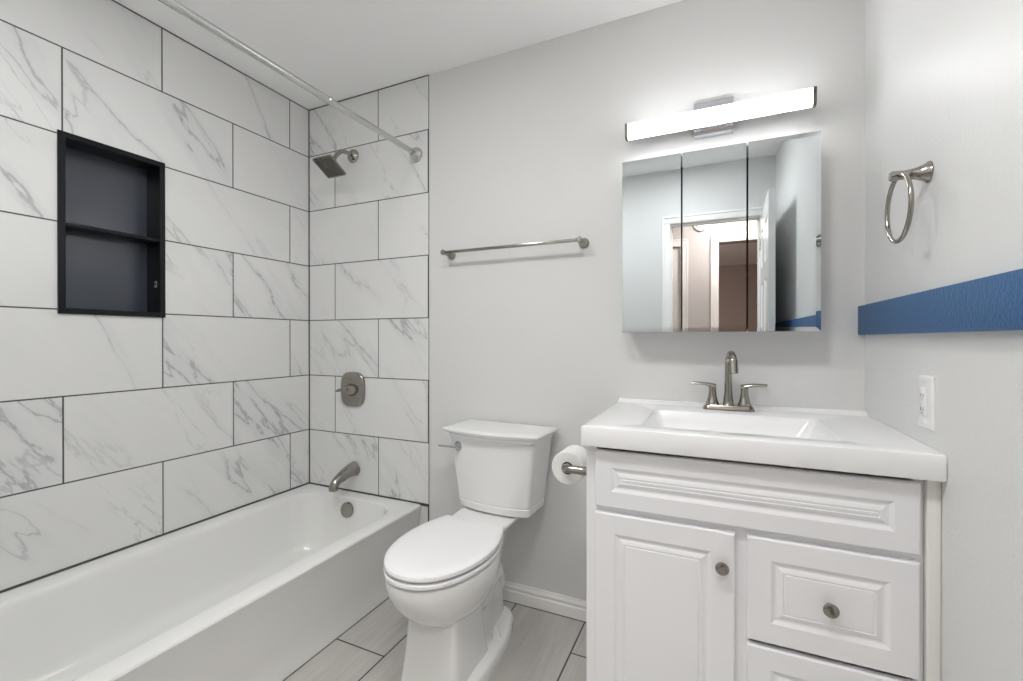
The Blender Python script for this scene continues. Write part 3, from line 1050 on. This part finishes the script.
# ------------------------------------------------------------------ mirror cabinet
MX0, MX1, MZ0, MZ1 = 1.7725, 2.3985, 1.203, 1.842
mc = thing('medicine_cabinet', 'three-door mirrored medicine cabinet above the vanity faucet', 'medicine cabinet', (2.085, 0, MZ0))
b = new()
CB = MIR - .022
box(b, MX0 + .003, MX0 + .012, -CB, -.0005, MZ0 + .001, MZ1 - .001)
box(b, MX1 - .012, MX1 - .003, -CB, -.0005, MZ0 + .001, MZ1 - .001)
box(b, MX0 + .012, MX1 - .012, -CB, -.0005, MZ0 + .001, MZ0 + .010)
box(b, MX0 + .012, MX1 - .012, -CB, -.0005, MZ1 - .010, MZ1 - .001)
box(b, MX0 + .012, MX1 - .012, -CB, -CB + .012, MZ1 - .036, MZ1 - .010)
box(b, MX0 + .012, MX1 - .012, -.006, -.0005, MZ0 + .010, MZ1 - .010)
obj('cabinet_body', b, M['steel_white'], mc)
b = new()
for z in (1.405, 1.61):
    box(b, MX0 + .013, MX1 - .013, -CB + .02, -.006, z, z + .005)
obj('shelf', b, M['steel_white'], mc)
seams = (MX0, 1.9825, 2.1895, MX1)
YAW = (0.0, 0.0, 1.0)
for k in range(3):
    x0, x1 = seams[k] + (.0022 if k else 0), seams[k + 1] - (.0022 if k < 2 else 0)
    cx = (x0 + x1) / 2
    t = new()
    hw, hz = (x1 - x0) / 2, (MZ1 - MZ0) / 2
    rings = []
    BV = .014
    bl, br = .0006, (BV if k == 2 else .0006)
    for i, y in ((.0, 0.0), (.0, -.0138), (1.0, -.0150)):
        rings.append([Vector((-hw + bl * i, y, -hz + BV * i)), Vector((hw - br * i, y, -hz + BV * i)), Vector((hw - br * i, y, hz - BV * i)), Vector((-hw + bl * i, y, hz - BV * i))])
    loft(t, rings)
    b = new()
    merge(b, t, Matrix.Translation((cx, -CB - .0055, (MZ0 + MZ1) / 2)) @ Matrix.Rotation(math.radians(YAW[k]), 4, 'Z'))
    obj('mirror_door', b, M['mirror'], mc, 0.5)

# ------------------------------------------------------------------ vanity light
vl = thing('vanity_light', 'lit white bar light with chrome plate above the medicine cabinet', 'wall light', (2.084, 0, 1.995))
b = new()
prof = [(-.0005, 1.930), (-.010, 1.930), (-.022, 1.934), (-.030, 1.945), (-.034, 1.965), (-.035, 1.995), (-.034, 2.025), (-.030, 2.044), (-.022, 2.056), (-.010, 2.062), (-.0005, 2.062)]
loft(b, [[Vector((x, y, z)) for y, z in prof] for x in (2.019, 2.150)])
obj('wall_plate', b, M['chrome'], vl, 35)
LX0, LX1_, LZ = 1.778, 2.390, 1.9695
LY0, LY1, LH = -.100, -.073, .0285
b = new()
box(b, 2.045, 2.124, LY1 - .004, -.033, LZ - .02, LZ + .02, .003)
box(b, LX0 + .006, LX1_ - .006, LY1 + .0005, LY1 + .006, LZ - LH + .002, LZ + LH - .002, .002)
obj('bracket', b, M['chrome'], vl)


def bring(x, i=0.0):
    return [Vector((x, p.x, p.y)) for p in rrect(LY0 + i, LY1 - i, LZ - LH + i, LZ + LH - i, 0, (.004, .012, .012, .004), 6)]


obj('diffuser', loft(new(), [bring(LX0 + .0105), bring(LX1_ - .0105)]), M['bar_glow'], vl, 30)
for x0, x1 in ((LX0, LX0 + .0104), (LX1_ - .0104, LX1_)):
    b = new()
    loft(b, [bring(x0, -.0005), bring(x0, -.002), bring(x1, -.002), bring(x1, -.0005)])
    obj('end_cap', b, M['nickel_dark'], vl, 30)


# ------------------------------------------------------------------ added fill lamps and the smoke alarm
def dome(name, label, x, y, z, r, glow):
    t_ = thing(name, label, 'ceiling light', (x, y, z))
    b = new()
    lathe(b, (x, y, z - .0003), (0, 0, -1), [(0, r), (.018, r), (.024, r - .006), (.024, r - .016)], 40)
    obj('canopy', b, M['nickel'], t_)
    b = new()
    lathe(b, (x, y, z - .022), (0, 0, -1), [(0, r - .016), (.012, r - .017), (.030, r * .82), (.045, r * .58), (.053, r * .3), (.055, .002)], 40)
    obj('glass_shade', b, glow, t_)
    return t_


def disc(name, label, x, y, z, r, glow, group=None):
    t_ = thing(name, label, 'ceiling light', (x, y, z), group)
    b = new()
    lathe(b, (x, y, z - .0003), (0, 0, -1), [(0, r), (.012, r), (.018, r - .004), (.018, r - .014), (.008, r - .014)], 48)
    obj('canopy', b, M['trim'], t_)
    b = new()
    lathe(b, (x, y, z - .009), (0, 0, -1), [(0, r - .015), (.007, r - .015), (.008, r - .02), (.008, .002)], 48)
    obj('diffuser_panel', b, glow, t_)
    return t_


disc('ceiling_fill_light', 'added round flat fill light on the bathroom ceiling, in front of the tub alcove', 1.02, -1.36, ZC, .15, M['bath_fill_glow'], 'bathroom fill lights')
disc('ceiling_fill_light', 'added round flat fill light on the bathroom ceiling, nearer the doorway', 1.88, -1.42, ZC, .15, M['bath_fill_glow'], 'bathroom fill lights')
dome('hall_fill_light', 'added round flush fill light on the hall ceiling outside the doorway', 2.25, -2.48, 2.44, .15, M['hall_fill_glow'])
dome('far_room_fill_light', 'added round flush fill light on the ceiling of the dim room beyond the hall', 1.3, -4.6, 2.44, .15, M['far_fill_glow'])
sd = thing('smoke_alarm', 'round white smoke alarm on the hall wall, half seen in the mirror', 'smoke alarm', (1.968, -HY, 2.238))
b = new()
lathe(b, (1.968, -HY + .0003, 2.238), (0, 1, 0), [(0, .066), (.012, .066), (.020, .062), (.026, .050), (.026, .044), (.030, .042), (.036, .036), (.038, .001)], 36)
obj('alarm_body', b, M['plastic'], sd, 25)
b = new()
torus(b, (1.968, -HY + .024, 2.238), (0, 1, 0), .0475, .003, 36, 8)
obj('vent_ring', b, M['slot'], sd)
